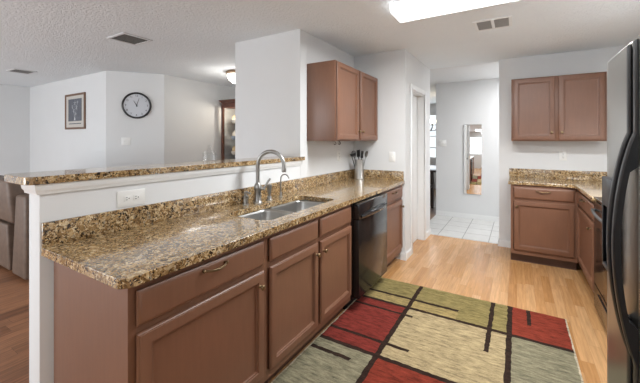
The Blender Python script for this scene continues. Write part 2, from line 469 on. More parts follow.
for z0, z1 in ((.16, .70), (.82, 1.52), (1.62, 1.88)):
    for k in range(2):
        mb.panel(FX(-1.185, DY0+.016+.08+k*(dw+.08), z0), dw, z1-z0, [(0, -.001), (0, .001), (.02, .001), (.035, .007), (.05, .008)])
d = struct('door_1', mb, M['door'])
build('door_handle', MB().lathe([(.026, 0), (.026, .006), (.012, .01), (.011, .035), (.026, .045), (.029, .058), (.022, .07), (0, .073)], (-1.184, DY0+.09, .95), 16, 'X'), M['nickel'], d)

# ------------------------------------------------------------------ cabinets
DOOR = [(0, .003), (0, .014), (.003, .017), (.006, .0172), (.0075, .020), (.012, .021), (.046, .021), (.0475, .015), (.053, .0145), (.0545, .008), (.062, .0045), (.066, .0045)]
DRAWER = [(0, .003), (0, .011), (.004, .013), (.007, .017), (.013, .0195), (.018, .020)]
def frm(face, p):   # p = origin of the door in (x,y,z)
    return {'X': FX, 'Y': FY, 'NX': FNX}[face](*p)
def axis_of(face): return {'X': 'X', 'Y': '-Y', 'NX': '-X'}[face]
def nvec(face): return {'X': Vector((1, 0, 0)), 'Y': Vector((0, -1, 0)), 'NX': Vector((-1, 0, 0))}[face]
def uvec(face): return {'X': Vector((0, 1, 0)), 'Y': Vector((1, 0, 0)), 'NX': Vector((0, -1, 0))}[face]
def knob(parent, face, p):
    build('knob', MB().lathe([(.008, 0), (.008, .003), (.005, .006), (.0055, .014), (.012, .018), (.014, .024), (.011, .029), (.003, .031)], p, 16, axis_of(face)), M['brass'], parent)['label'] = 'brass knob'
def pull(parent, face, p, w=.115):
    u, n = uvec(face), nvec(face); p = Vector(p); mb = MB(); pts = []
    for k in range(13):
        s_ = -1+k/6
        pts.append(p+u*s_*w/2+n*(.026-.016*abs(s_)**3)+Vector((0, 0, -.007*(1-s_*s_)+.006)))
    mb.tube(pts, [.0045+.0018*(1-abs(-1+k/6)) for k in range(13)], 8)
    for s_ in (-1, 1):
        q = p+u*s_*w/2+Vector((0, 0, .006))
        mb.tube([q-n*.0, q+n*.012], .0065, 8)
        mb.sphere(q+n*.011+u*s_*.004, .0075)
    build('pull', mb, M['pull'], parent)['label'] = 'curved brass drawer pull'
def base_cabinet(label, face, p, length, fronts, group='base cabinets', depth=.585, top=.879, end_panels=True):
    """p: left front floor corner seen from the front. fronts: (kind, u0, u1, z0, z1, hardware or None)"""
    p = Vector(p); u, n = uvec(face), nvec(face)
    root = thing('base_cabinet', label, 'cabinet', p+u*length/2-n*depth/2, group)
    def bxl(mb, a0, a1, d0, d1, z0, z1, bev=0):     # along u, depth behind face, height
        q0 = p+u*a0-n*d0; q1 = p+u*a1-n*d1
        mb.box(min(q0.x, q1.x), max(q0.x, q1.x), min(q0.y, q1.y), max(q0.y, q1.y), z0, z1, bev)
    mb = MB()
    bxl(mb, 0, .018, .0, depth, .10, top); bxl(mb, length-.018, length, .0, depth, .10, top)
    bxl(mb, .018, length-.018, .0, depth, .10, .118); bxl(mb, .018, length-.018, depth-.012, depth, .118, top)
    bxl(mb, .018, length-.018, 0, .02, top-.028, top); bxl(mb, .018, length-.018, 0, .02, .118, .15)
    bxl(mb, .018, length-.018, .0006, .02, .69, .73)
    edges = sorted({0.0, length} | {round((a[1]+b[0])/2, 4) for a, b in zip(sorted({(f[1], f[2]) for f in fronts}), sorted({(f[1], f[2]) for f in fronts})[1:])})
    for e in edges:
        a, b = max(.018, e-.025), min(length-.018, e+.025)
        bxl(mb, a, b, 0, .02, .15, top-.028)
    build('body', mb, M['cab'], root)
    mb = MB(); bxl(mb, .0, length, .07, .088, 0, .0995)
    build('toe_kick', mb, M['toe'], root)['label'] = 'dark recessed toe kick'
    for kind, u0, u1, z0, z1, hw in fronts:
        o = p+u*u0+Vector((0, 0, z0))+n*.001
        d = build(kind, MB().panel(frm(face, o), u1-u0, z1-z0, DOOR if kind == 'door' else DRAWER), M['cab'], root)
        if hw:
            q = p+u*hw[0]+Vector((0, 0, hw[1]))+n*.0215
            (knob if kind == 'door' else pull)(d, face, q)
    return root
FXP = -1.14
base_cabinet('brown cabinet at the near end of the peninsula, one wide drawer over one door', 'X', (FXP, .612, 0), .706,
    [('drawer', .025, .685, .728, .852, (.355, .826)), ('door', .025, .685, .150, .700, (.645, .632))], 'base cabinets along the peninsula')
base_cabinet('wide brown double-door cabinet below the sink, knobs meeting in the middle', 'X', (FXP, 1.319, 0), 1.035,
    [('false_drawer', .028, .515, .728, .852, None), ('false_drawer', .545, 1.018, .728, .852, None),
     ('door', .028, .515, .150, .700, (.482, .632)), ('door', .545, 1.018, .150, .700, (.575, .632))], 'base cabinets along the peninsula')
base_cabinet('narrow brown base cabinet between the black dishwasher and the white wall end', 'X', (FXP, 3.032, 0), .672,
    [('drawer', .03, .65, .728, .852, (.34, .815)), ('door', .03, .65, .150, .700, (.60, .632))], 'base cabinets along the peninsula')
# right hand run
base_cabinet('brown base cabinet on the back wall beside the hall opening, one drawer over one door', 'Y', (-.06, 4.29, 0), .60,
    [('drawer', .03, .575, .728, .852, (.305, .815)), ('door', .03, .575, .150, .700, (.058, .640))], 'base cabinets on the right', depth=.555)
base_cabinet('brown corner base cabinet between the back wall cabinet and the black range', 'NX', (.548, 4.285, 0), .885,
    [('drawer', .06, .86, .728, .852, (.46, .815)), ('door', .06, .86, .150, .700, (.80, .640))], 'base cabinets on the right', depth=.598)

def wall_cabinet(label, face, p, length, height, depth, doors):
    p = Vector(p); u, n = uvec(face), nvec(face)
    root = thing('wall_cabinet', label, 'cabinet', p+u*length/2-n*depth/2, None)
    def bxl(mb, a0, a1, d0, d1, z0, z1, bev=0):
        q0 = p+u*a0-n*d0; q1 = p+u*a1-n*d1
        mb.box(min(q0.x, q1.x), max(q0.x, q1.x), min(q0.y, q1.y), max(q0.y, q1.y), p.z+z0, p.z+z1, bev)
    mb = MB(); bxl(mb, 0, length, 0, depth, 0, height, .002)
    build('body', mb, M['cab'], root)
    for u0, u1, hw in doors:
        o = p+u*u0+Vector((0, 0, .012))+n*.001
        d = build('door', MB().panel(frm(face, o), u1-u0, height-.022, DOOR), M['cab'], root)
        knob(d, face, p+u*hw+Vector((0, 0, .098))+n*.0215)
    return root
lw = wall_cabinet('brown two-door wall cabinet hanging over the peninsula counter by the pillar', 'X', (-1.435, 2.640, 1.372), 1.045, .75, .313, [(.014, .495, .472), (.54, 1.024, .563)])
for y in (2.70, 2.79):
    mb = MB().tube([(-1.47, y, 1.3725), (-1.47, y, 1.362)]+[(-1.47+.012*math.sin(a), y, 1.350+.012*math.cos(a)) for a in [k*PI/6 for k in range(0, 9)]], .003, 6)
    build('hook', mb, M['black_satin'], lw)['label'] = 'small dark hook under the cabinet'
wall_cabinet('brown two-door wall cabinet on the back wall above the right counter', 'Y', (-.058, 4.535, 1.37), .875, .74, .313, [(.022, .425, .395), (.458, .860, .488)])

# ------------------------------------------------------------------ countertops
def slab(polys_outer, holes, z0, z1):
    bm = bmesh.new(); edges = []
    for poly in [polys_outer]+holes:
        vs = [bm.verts.new((x, y, z1)) for x, y in poly]
        for i in range(len(vs)): edges.append(bm.edges.new((vs[i], vs[(i+1) % len(vs)])))
    bmesh.ops.triangle_fill(bm, use_beauty=True, use_dissolve=False, edges=edges)
    r = bmesh.ops.extrude_face_region(bm, geom=bm.faces[:])
    bmesh.ops.translate(bm, vec=(0, 0, z0-z1), verts=[e for e in r['geom'] if isinstance(e, bmesh.types.BMVert)])
    mb = MB(); mb.bm.free(); mb.bm = bm; return mb
def ease(o, wd=.008, seg=3):
    m = o.modifiers.new('ease', 'BEVEL'); m.width = wd; m.segments = seg; m.limit_method = 'ANGLE'; m.angle_limit = math.radians(50)
CZ0, CZ1 = .880, .916
SX0, SX1, SY0, SY1 = -1.565, -1.215, 1.43, 2.255
root = thing('countertop', 'long speckled brown granite countertop of the peninsula with sink cut-out', 'countertop', (-1.43, 2.15, CZ0), 'granite counters')
mb = slab(roundrect(-1.7485, -1.105, .575, 3.7085, [.045, 0, 0, 0]), [roundrect(SX0, SX1, SY0, SY1, .06)], CZ0, CZ1)
o = build('slab', mb, M['granite'], root); ease(o)
mb = MB().box(-1.7495, -1.732, .575, 3.6895, CZ1+.0002, 1.022, bev=.003).box(-1.7495, -1.115, 3.690, 3.7092, CZ1+.0002, 1.022, bev=.003)
build('backsplash', mb, M['granite'], root)
root = thing('countertop', 'corner granite countertop on the right under the back wall cabinet', 'countertop', (.5, 4.5, CZ0), 'granite counters')
poly = [(-.085, 4.265), (.43, 4.265), (.475, 4.255), (.505, 4.235), (.518, 4.19), (.518, 3.40), (1.1485, 3.40), (1.1485, 4.8485), (-.085, 4.8485)]
o = build('slab', slab(poly, [], CZ0, CZ1), M['granite'], root); ease(o)
mb = MB().box(-.085, 1.131, 4.831, 4.8492, CZ1+.0002, 1.022, bev=.003).box(1.131, 1.149, 3.40, 4.831, CZ1+.0002, 1.022, bev=.003)
build('backsplash', mb, M['granite'], root)
poly = roundrect(-2.005, -1.722, .518, 2.528, [.03, 0, 0, .03])
i = [k for k, q in enumerate(poly) if abs(q[1]-2.528) < 1e-6]
poly = poly[:i[0]]+[(-1.722, 2.572), (-1.7485, 2.572), (-1.7485, 2.528)]+poly[i[0]+1:]
o = build('bar_top', slab(poly, [], 1.1895, 1.223), M['granite']); ease(o, .006)
tag(o, 'raised granite bar top lying on the white half wall', 'bar top')

# ------------------------------------------------------------------ sink and taps
root = thing('sink', 'stainless steel double bowl sink set under the granite', 'sink', (-1.39, 1.84, .68))
mid = (SY0+SY1)/2-.01
for y0, y1 in ((SY0-.004, mid-.009), (mid+.009, SY1+.004)):
    mb = MB(); rings = []
    x0, x1 = SX0-.004, SX1+.004
    for ins, z, r in ((0, .8792, .06), (.002, .86, .06), (.012, .72, .06), (.03, .70, .055), (.07, .692, .05)):
        rings.append([(x, y, z) for x, y in roundrect(x0+ins, x1-ins, y0+ins, y1-ins, r)])
    mb.loft(rings, cap0=False)
    b = build('bowl', mb, M['steel'], root, sharp=60)
    m = b.modifiers.new('wall', 'SOLIDIFY'); m.thickness = .0015; m.offset = 1
    cx, cy = (x0+x1)/2, (y0+y1)/2
    build('drain', MB().lathe([(.045, .0), (.045, .003), (.03, .004), (.028, .001), (.0, .001)], (cx, cy, .6925), 20), M['chrome'], b)
mb = MB().box(SX0-.003, SX1+.003, mid-.010, mid+.010, .845, .8785, bev=.004)
build('divider', mb, M['steel'], root)

def arc(c, r, a0, a1, n, plane_x=Vector((1, 0, 0))):
    return [Vector(c)+plane_x*r*math.cos(a)+Vector((0, 0, r*math.sin(a))) for a in [a0+(a1-a0)*k/(n-1) for k in range(n)]]
fx, fy, fz = -1.635, 1.815, CZ1
root = thing('faucet', 'tall brushed gooseneck kitchen faucet behind the sink with side lever', 'faucet', (fx, fy, fz))
mb = MB().lathe([(.034, .0003), (.034, .006), (.029, .012), (.026, .02), (.024, .09), (.028, .10), (.028, .125), (.021, .14), (.0155, .15)], (fx, fy, fz), 20)
build('base', mb, M['nickel'], root)
dirv = Vector((.97, .24, 0)).normalized()
top = fz+.275
pts = [Vector((fx, fy, fz+.14)), Vector((fx, fy, fz+.2))]+arc(Vector((fx, fy, top))+dirv*.105, .105, PI, -.12, 17, dirv)
mb = MB().tube(pts, .0145, 12)
e = pts[-1]; dn = (pts[-1]-pts[-2]).normalized()
build('spout', mb, M['nickel'], root)
build('spray_head', MB().tube([e-dn*.005, e+dn*.01, e+dn*.026, e+dn*.03], [.0145, .0165, .0165, .014], 12), M['nickel'], root)
q = Vector((fx+.02, fy+.012, fz+.105))
mb = MB().tube([q-Vector((.01, .006, 0)), q+Vector((.025, .018, 0))], .014, 10).tube([q+Vector((.018, .014, 0)), q+Vector((.035, .03, .045)), q+Vector((.05, .045, .075))], [.008, .007, .009], 8)
build('lever', mb, M['nickel'], root)
def counter_piece(name, label, cat, x, y, parts):
    r = thing(name, label, cat, (x, y, CZ1))
    for nm, prof in parts:
        build(nm, MB().lathe([(a, b+.0003) for a, b in prof], (x, y, CZ1), 16), M['nickel'], r)
    return r
r = counter_piece('soap_dispenser', 'short brushed metal soap dispenser left of the faucet', 'soap dispenser', -1.66, 1.715,
    [('base', [(.025, 0), (.025, .006), (.019, .012), (.018, .045), (.022, .05), (.022, .062), (.010, .066), (.010, .08)])])
build('nozzle', MB().tube([(-1.66, 1.715, CZ1+.072), (-1.66, 1.715, CZ1+.088), (-1.645, 1.715, CZ1+.092), (-1.61, 1.715, CZ1+.084)], [.011, .011, .008, .006], 10), M['nickel'], r)
r = counter_piece('side_sprayer', 'brushed metal side sprayer standing between faucet and filter tap', 'sprayer', -1.635, 1.945,
    [('base', [(.025, 0), (.025, .005), (.019, .012), (.017, .03), (.012, .034)]), ('spray_head', [(.011, .0342), (.014, .06), (.018, .085), (.021, .10), (.020, .118), (.010, .122)])])
r = thing('filter_tap', 'slim water filter tap with a small hooked spout right of the faucet', 'faucet', (-1.645, 2.10, CZ1))
build('base', MB().lathe([(.017, .0003), (.017, .005), (.010, .012), (.009, .04), (.006, .045)], (-1.645, 2.10, CZ1), 14), M['nickel'], r)
pts = [Vector((-1.645, 2.10, CZ1+.04)), Vector((-1.645, 2.10, CZ1+.115))]+arc((-1.645+.042, 2.10, CZ1+.145), .042, PI, .25, 12)
build('spout', MB().tube(pts, .0058, 10), M['nickel'], r)
build('lever', MB().tube([(-1.645, 2.10, CZ1+.03), (-1.665, 2.125, CZ1+.045)], .004, 8), M['nickel'], r)

# ------------------------------------------------------------------ dishwasher
DX = -1.072
root = thing('dishwasher', 'black dishwasher in the peninsula between sink cabinet and end cabinet', 'dishwasher', (-1.35, 2.69, 0))
build('body', bx(-1.70, -1.130, 2.362, 3.026, .10, .872), M['black_satin'], root)
build('toe_kick', bx(-1.215, -1.195, 2.366, 3.022, .002, .098), M['black_satin'], root)
build('door', bx(-1.129, DX, 2.366, 3.022, .115, .742, bev=.004), M['black_glass'], root)
cp = build('control_panel', bx(-1.129, DX+.004, 2.366, 3.022, .746, .870, bev=.006), M['black'], root)
mb = MB(); n_ = 13
ring = []
for k in range(n_):
    y = 2.40+(.588)*k/(n_-1); b_ = .020*math.sin(PI*k/(n_-1))**.5 if 0 < k < n_-1 else 0
    ring.append([(DX+.005+.0, y, .752), (DX+.012+b_, y, .752), (DX+.016+b_, y, .764), (DX+.012+b_, y, .778), (DX+.005, y, .782)])
mb.loft(ring)
build('handle', mb, M['black'], cp)['label'] = 'bowed black handle bar'

# ------------------------------------------------------------------ utensil crock
ux, uy = -1.615, 3.575
o = build('utensil_crock', MB().lathe([(.060, .0005), (.062, .004), (.060, .012), (.050, .215), (.052, .232), (.050, .234), (.047, .225), (.056, .02), (0, .018)], (ux, uy, CZ1), 24), M['crock'], loc=(ux, uy, CZ1))
tag(o, 'shiny metal utensil crock in the corner of the granite counter', 'crock')
def utensil(name, label, cat, dx, dy, tx, ty, ln, head, mat):
    a = Vector((ux+dx*.6, uy+dy*.6, CZ1+.025)); b = Vector((ux+tx, uy+ty, CZ1+ln))
    r = thing(name, label, cat, a, 'utensils in the crock')
    build('handle', MB().tube([a, a.lerp(b, .5), b], [.0045, .0055, .005], 8), mat, r)
    dv = (b-a).normalized()
    side = dv.cross(Vector((.51, .85, 0))).normalized(); back = side.cross(dv)
    A = Matrix((side.to_4d()*1, back.to_4d(), dv.to_4d(), (0, 0, 0, 1))).transposed(); A.translation = b
    for i_ in range(3): A[3][i_] = 0
    A[3][3] = 1
    mb = MB()
    if head == 'spoon': mb.sphere((0, 0, .035), .03, (1, .32, 1.3))
    elif head == 'turner':
        mb.box(-.034, .034, -.003, .003, .0, .085, bev=.0025)
    elif head == 'ladle': mb.lathe([(.0, -.02), (.02, -.017), (.033, .0), (.036, .018), (.033, .018), (.029, .0), (.0, -.015)], (0, .022, .02), 14)
    elif head == 'fork':
        mb.box(-.022, .022, -.003, .003, 0, .03, bev=.002)
        for q in (-.017, 0, .017): mb.box(q-.004, q+.004, -.0028, .0028, .029, .085)
    elif head == 'whisk':
        for k in range(6):
            c_, s_ = math.cos(PI*k/6), math.sin(PI*k/6)
            mb.tube([(math.sin(t_*PI)*.026*c_*q, math.sin(t_*PI)*.026*s_*q, .095*math.sin(t_*PI/2)) for q in (1, -1) for t_ in ([j/6 for j in range(7)] if q == 1 else [1-j/6 for j in range(1, 7)])], .0014, 5)
    mb.bm.transform(A)
    build('head', mb, mat, r)
utensil('ladle', 'black ladle leaning furthest left in the crock', 'utensil', -.03, -.01, -.085, -.02, .262, 'ladle', M['utensil_black'])
utensil('turner', 'black turner standing upright behind the others in the crock', 'utensil', -.01, .02, -.028, .04, .262, 'turner', M['utensil_black'])
utensil('whisk', 'small wire whisk poking up on the left front of the crock', 'utensil', -.005, -.034, -.03, -.06, .245, 'whisk', M['utensil_black'])
utensil('serving_spoon', 'pale metal serving spoon leaning to the right over the crock rim', 'utensil', .03, .0, .075, .02, .265, 'spoon', M['nickel'])
utensil('serving_fork', 'black serving fork in the right of the crock', 'utensil', .01, .02, .02, .03, .25, 'fork', M['utensil_black'])

# ------------------------------------------------------------------ outlets and switches
def wall_plate(name, label, cat, face, p, w, h, kind, group):
    p = Vector(p); u, n = uvec(face), nvec(face)
    r = thing(name, label, cat, p, group)
    o = p-u*w/2-Vector((0, 0, h/2))+n*.0005
    build('plate', MB().panel(frm(face, o), w, h, [(0, 0), (0, .004), (.004, .006)]), M['white_plastic'], r)
    def bxu(mb, c, du, dz, n0, n1, bev=0):
        a, b = c-u*du/2+n*n0, c+u*du/2+n*n1
        mb.box(min(a.x, b.x), max(a.x, b.x), min(a.y, b.y), max(a.y, b.y), c.z-dz/2, c.z+dz/2, bev)
    horiz = w > h
    if kind == 'outlet':
        for s_ in (-1, 1):
            c = p+(u*s_*.024 if horiz else Vector((0, 0, s_*.02)))
            mb = MB(); bxu(mb, c, .034 if horiz else .03, .03, .006, .009, .001); rc = build('receptacle', mb, M['white_plastic'], r)
            mb = MB()
            if horiz:
                for q in (-.006, .006): bxu(mb, c+Vector((0, 0, q))-u*.004, .009, .0026, .0088, .0096)
                bxu(mb, c+u*.008, .005, .005, .0088, .0096)
            else:
                for q in (-.006, .006): bxu(mb, c+u*q+Vector((0, 0, .004)), .0026, .009, .0088, .0096)
                bxu(mb, c-Vector((0, 0, .008)), .005, .005, .0088, .0096)
            build('slots', mb, M['slot'], rc)
    else:
        nsw = kind
        for k in range(nsw):
            c = p+u*((k-(nsw-1)/2)*.046)
            mb = MB(); bxu(mb, c, .012, .026, .006, .0075); bxu(mb, c+Vector((0, 0, .003)), .008, .014, .0075, .014, .001)
            build('toggle', mb, M['white_plastic'], r)
    return r
wall_plate('outlet', 'white wide outlet plate on the half wall above the near counter', 'outlet', 'X', (-1.75, .958, 1.072), .145, .083, 'outlet', None)
wall_plate('outlet', 'white outlet plate under the left wall cabinet beside the utensil crock', 'outlet', 'X', (-1.75, 3.30, 1.205), .072, .116, 'outlet', None)
wall_plate('light_switch', 'white switch plate on the narrow wall right of the utensil crock', 'switch', 'Y', (-1.255, 3.7105, 1.185), .072, .116, 1, None)
wall_plate('outlet', 'white outlet plate on the back wall under the right wall cabinet', 'outlet', 'Y', (.473, 4.8495, 1.195), .072, .116, 'outlet', None)
wall_plate('light_switch', 'white double switch plate on the hall wall left of the mirror', 'switch', 'Y', (-1.165, 6.2795, 1.33), .118, .118, 2, None)

# ------------------------------------------------------------------ refrigerator
FXF = .36
root = thing('refrigerator', 'stainless side-by-side refrigerator with bowed black handles at the right edge', 'refrigerator', (.75, 1.545, 0))
build('body', bx(.432, 1.14, 1.095, 2.02, .05, 1.735, bev=.006), M['grey_dark'], root)
build('grille', bx(.44, .47, 1.10, 1.99, .004, .049), M['black_satin'], root)
def fridge_door(y0, y1, name):
    mb = MB(); ring = []
    for z in (.075, .078, 1.735, 1.740):
        ins = .004 if z in (.075, 1.740) else 0
        pts = [(.430, y0+ins), (.430, y1-ins)]
        k_ = 11
        for k in range(k_):
            t_ = k/(k_-1)
            y = y1-ins+(y0-y1+2*ins)*t_
            edge = min(t_, 1-t_)*(y1-y0)
            x = FXF+ins+(.012*(1-edge/.012)**2 if edge < .012 else 0)-.004*(1-(2*t_-1)**2)
            pts.append((x, y))
        ring.append([(x, y, z) for x, y in pts])
    mb.loft(ring)
    return build(name, mb, M['fridge'], root)
fd = fridge_door(1.585, 2.028, 'freezer_door'); rd = fridge_door(1.092, 1.578, 'refrigerator_door')
def fridge_handle(parent, y0, y1):
    mb = MB(); ring = []; hw = (y1-y0)/2; c = (y0+y1)/2
    def bow(z): return .010+.058*max(0, math.sin(PI*min(1, max(0, (z-.60)/(1.40-.60)))))**.75
    def section(z, inner):
        xb = FXF-bow(z)
        return [(inner, c-hw, z), (inner, c+hw, z), (xb+.004, c+hw, z), (xb, c+hw*.6, z), (xb, c-hw*.6, z), (xb+.004, c-hw, z)]
    zs = [.085+.02*k for k in range(83)]
    low = [section(z, FXF-.003) for z in zs if z < .74]; up = [section(z, FXF-.003) for z in zs if z > 1.265]
    mid_ = [section(z, FXF-bow(z)+.020) for z in zs if .74 <= z <= 1.265]
    mb.loft(low+mid_+up)
    build('handle', mb, M['black_satin'], parent)['label'] = 'long black bowed handle'
fridge_handle(fd, 1.600, 1.640); fridge_handle(rd, 1.520, 1.560)
mb = MB()
y0, y1, z0, z1 = 1.735, 1.982, .80, 1.21
for a in ((y0, y0+.018, z0, z1), (y1-.018, y1, z0, z1), (y0+.018, y1-.018, z0, z0+.02), (y0+.018, y1-.018, z1-.13, z1)):
    mb.box(FXF-.021, FXF+.004, *a, bev=.003)
dp = build('ice_dispenser', mb, M['black_satin'], fd)
build('recess', bx(FXF-.007, FXF+.003, y0+.018, y1-.018, z0+.02, z1-.13), M['grey_dark'], dp)
for y in (1.955, 1.135):
    build('hinge_cover', bx(.385, .50, y-.035, y+.035, 1.741, 1.768, bev=.008), M['grey_dark'], root)

# ------------------------------------------------------------------ range
root = thing('range', 'black freestanding range between the right cabinets and the refrigerator', 'range', (.83, 3.0, 0))
build('body', bx(.545, 1.14, 2.63, 3.392, .02, .905), M['black_satin'], root)
build('cooktop', bx(.528, 1.08, 2.63, 3.392, .906, .925, bev=.004), M['black_glass'], root)
build('backguard', bx(1.08, 1.14, 2.635, 3.387, .926, 1.10, bev=.008), M['black'], root)
od = build('oven_door', bx(.530, .544, 2.640, 3.382, .245, .895, bev=.004), M['rangesteel'], root)
build('oven_window', bx(.527, .5305, 2.76, 3.26, .38, .70, bev=.001), M['black_glass'], od)
mb = MB(); hp = []
for k in range(15):
    t_ = -1+k/7; hp.append((.515-.022*(1-t_*t_), 3.01+t_*.34, .825))
mb.tube(hp, .011, 8)
for s_ in (-1, 1): mb.tube([(.531, 3.01+s_*.335, .825), (.513, 3.01+s_*.335, .825)], .010, 8)
build('handle', mb, M['grey_dark'], od)
dr = build('drawer', bx(.530, .544, 2.640, 3.382, .05, .235, bev=.004), M['rangesteel'], root)
build('handle', bx(.520, .5305, 2.80, 3.22, .185, .205, bev=.003), M['black'], dr)

# ------------------------------------------------------------------ rug
rx0, rx1, ry0, ry1 = -1.186, .322, 1.00, 3.096
lw_ = .017
segs = [  # dark line rectangles
    (rx0, -.40, 2.797-lw_, 2.797+lw_), (rx0, rx1, 2.643-lw_, 2.643+lw_), (rx0, -.69, 2.520-lw_*.8, 2.520+lw_*.8),
    (-.762-lw_, -.762+lw_, ry0, ry1), (rx0, -.60, 2.098-lw_*.8, 2.098+lw_*.8), (rx0, -.048, 1.948-lw_, 1.948+lw_),
    (-1.176, -.89, 1.830-lw_*.9, 1.830+lw_*.9), (-.171-lw_*.9, -.171+lw_*.9, 2.35, ry1), (-.048-lw_, -.048+lw_, ry0, ry1),
    (.077-lw_*.8, .077+lw_*.8, 2.85, ry1), (-.762, rx1, 1.30-lw_, 1.30+lw_), (.13, .13+lw_*1.8, 1.30, 1.6)]
xs = sorted({rx0, rx0+.010, rx1-.010, rx1} | {v for q in segs for v in q[:2]}); ys = sorted({ry0, ry1} | {v for q in segs for v in q[2:]})
def refine(q, step=.022):
    out = []
    for a, b in zip(q, q[1:]):
        k = max(1, int((b-a)/step)); out += [a+(b-a)*i/k for i in range(k)]
    return out+[q[-1]]
xs, ys = refine(xs), refine(ys)
rmats = ['green', 'gold', 'cream', 'red', 'rust', 'sage', 'line', 'binding']
def rugcol(x, y):
    if x < rx0+.010 or x > rx1-.010: return 7
    for a, b, c_, d_ in segs:
        if a <= x <= b and c_ <= y <= d_: return 6
    if y > 2.643:
        if x > -.048: return 4
        return 0 if (y > 2.797 or x > -.40) else 1
    if x < -.762: return 3 if y > 1.948 else 5
    if x < -.048: return 2 if y > 1.948 else 4
    return 5 if y > 1.30 else 0
bm = bmesh.new(); zt = .013
V = {}
for i, x in enumerate(xs):
    for j, y in enumerate(ys):
        jx_ = 0 if i in (0, len(xs)-1) else random.uniform(-.0032, .0032)
        jy_ = random.uniform(-.0032, .0032)
        V[i, j] = bm.verts.new((x+jx_, y+jy_, zt))
for i in range(len(xs)-1):
    for j in range(len(ys)-1):
        f = bm.faces.new((V[i, j], V[i+1, j], V[i+1, j+1], V[i, j+1]))
        f.material_index = rugcol((xs[i]+xs[i+1])/2, (ys[j]+ys[j+1])/2)
r_ = bmesh.ops.extrude_face_region(bm, geom=bm.faces[:])
bmesh.ops.translate(bm, vec=(0, 0, -.0125), verts=[e for e in r_['geom'] if isinstance(e, bmesh.types.BMVert)])
mb = MB(); mb.bm.free(); mb.bm = bm
o = build('rug', mb, [M[k] for k in rmats], sharp=30)
tag(o, 'area rug of olive, cream, red and sage blocks divided by dark brown lines', 'rug')

# ------------------------------------------------------------------ ceiling fixtures
root = thing('ceiling_light', 'long rectangular fluorescent light fixture on the kitchen ceiling', 'ceiling light', (-.18, 2.51, H))
build('housing', bx(-.805, .46, 2.385, 2.645, 2.392, H-.0005, bev=.004), M['trim'], root)
mb = MB(); ring = []
for x, ins in ((-.824, .012), (-.820, 0), (.468, 0), (.472, .012)):
    ring.append([(x, y, z) for y, z in ((2.375+ins, 2.41), (2.375+ins, 2.365), (2.395+ins, 2.345+ins), (2.635-ins, 2.345+ins), (2.655-ins, 2.365), (2.655-ins, 2.41))])
mb.loft(ring)
build('diffuser', mb, M['lens'], root)['label'] = 'glowing white lens'

def vent(label, x0, x1, y0, y1, slat_along_x, mats, split=False, pitch=.016, group='ceiling vents'):
    root = thing('ceiling_vent', label, 'vent', ((x0+x1)/2, (y0+y1)/2, H), group)
    fr_, sl = mats; b_ = .026; z0, z1 = H-.009, H-.0006
    mb = MB().box(x0, x0+b_, y0, y1, z0, z1, .002).box(x1-b_, x1, y0, y1, z0, z1, .002).box(x0+b_, x1-b_, y0, y0+b_, z0, z1, .002).box(x0+b_, x1-b_, y1-b_, y1, z0, z1, .002)
    if split: mb.box((x0+x1)/2-.012, (x0+x1)/2+.012, y0+b_, y1-b_, z0, z1)
    build('frame', mb, fr_, root)
    build('duct_shade', bx(x0+b_, x1-b_, y0+b_, y1-b_, H-.0016, H-.0006), M['duct_shade'], root)  # flat dark sheet, shade of the vent opening put into its colour
    mb = MB()
    cells = [(x0+b_, (x0+x1)/2-.012), ((x0+x1)/2+.012, x1-b_)] if split else [(x0+b_, x1-b_)]
    for a, b in cells:
        if slat_along_x:
            k = y0+b_+pitch/2
            while k < y1-b_-.004:
                mb.loft([[(x, k+.007, z0+.001), (x, k+.0085, z0+.001), (x, k+.0015, z1-.002), (x, k, z1-.002)] for x in (a, b)]); k += pitch
        else:
            k = a+pitch/2
            while k < b-.004:
                mb.loft([[(k, y, z0+.001), (k+.0015, y, z0+.001), (k+.0095, y, z1-.002), (k+.008, y, z1-.002)] for y in (y0+b_, y1-b_)]); k += pitch
    if mats[2:] : pass
    build('slats', mb, sl, root)
vent('white two-panel ceiling vent right of the fluorescent light', -.335, -.035, 3.17, 3.455, True, (M['trim'], M['vent_slat']), True, .019)
vent('dark ceiling vent nearer the camera on the left', -3.59, -3.27, 1.715, 2.015, False, (M['vent'], M['vent_brown']), False, .03)
vent('dark ceiling vent at the far left above the living room', -6.59, -6.27, 1.745, 2.02, False, (M['vent'], M['vent_brown']), False, .03)
root = thing('flush_light', 'round glowing flush ceiling light with bronze rim beside the pillar', 'ceiling light', (-3.68, 3.62, H))
build('rim', MB().lathe([(.165, -.0006), (.17, -.02), (.165, -.04), (.15, -.045), (.15, -.0006)], (-3.68, 3.62, H), 28), M['bronze'], root)
build('glass_bowl', MB().lathe([(.149, -.03), (.150, -.07), (.125, -.13), (.075, -.165), (.02, -.178), (.0, -.178)], (-3.68, 3.62, H), 28), M['bowl'], root)
build('finial', MB().lathe([(.008, -.178), (.016, -.188), (.012, -.200), (.0, -.206)], (-3.68, 3.62, H), 12), M['bronze'], root)
pl = bpy.data.lights.new('flush_bulb', 'POINT'); pl.energy = 9; pl.color = (1, .96, .9); pl.shadow_soft_size = .08
po = bpy.data.objects.new('flush_bulb', pl); C.objects.link(po); po.location = (-3.68, 3.62, 2.18)

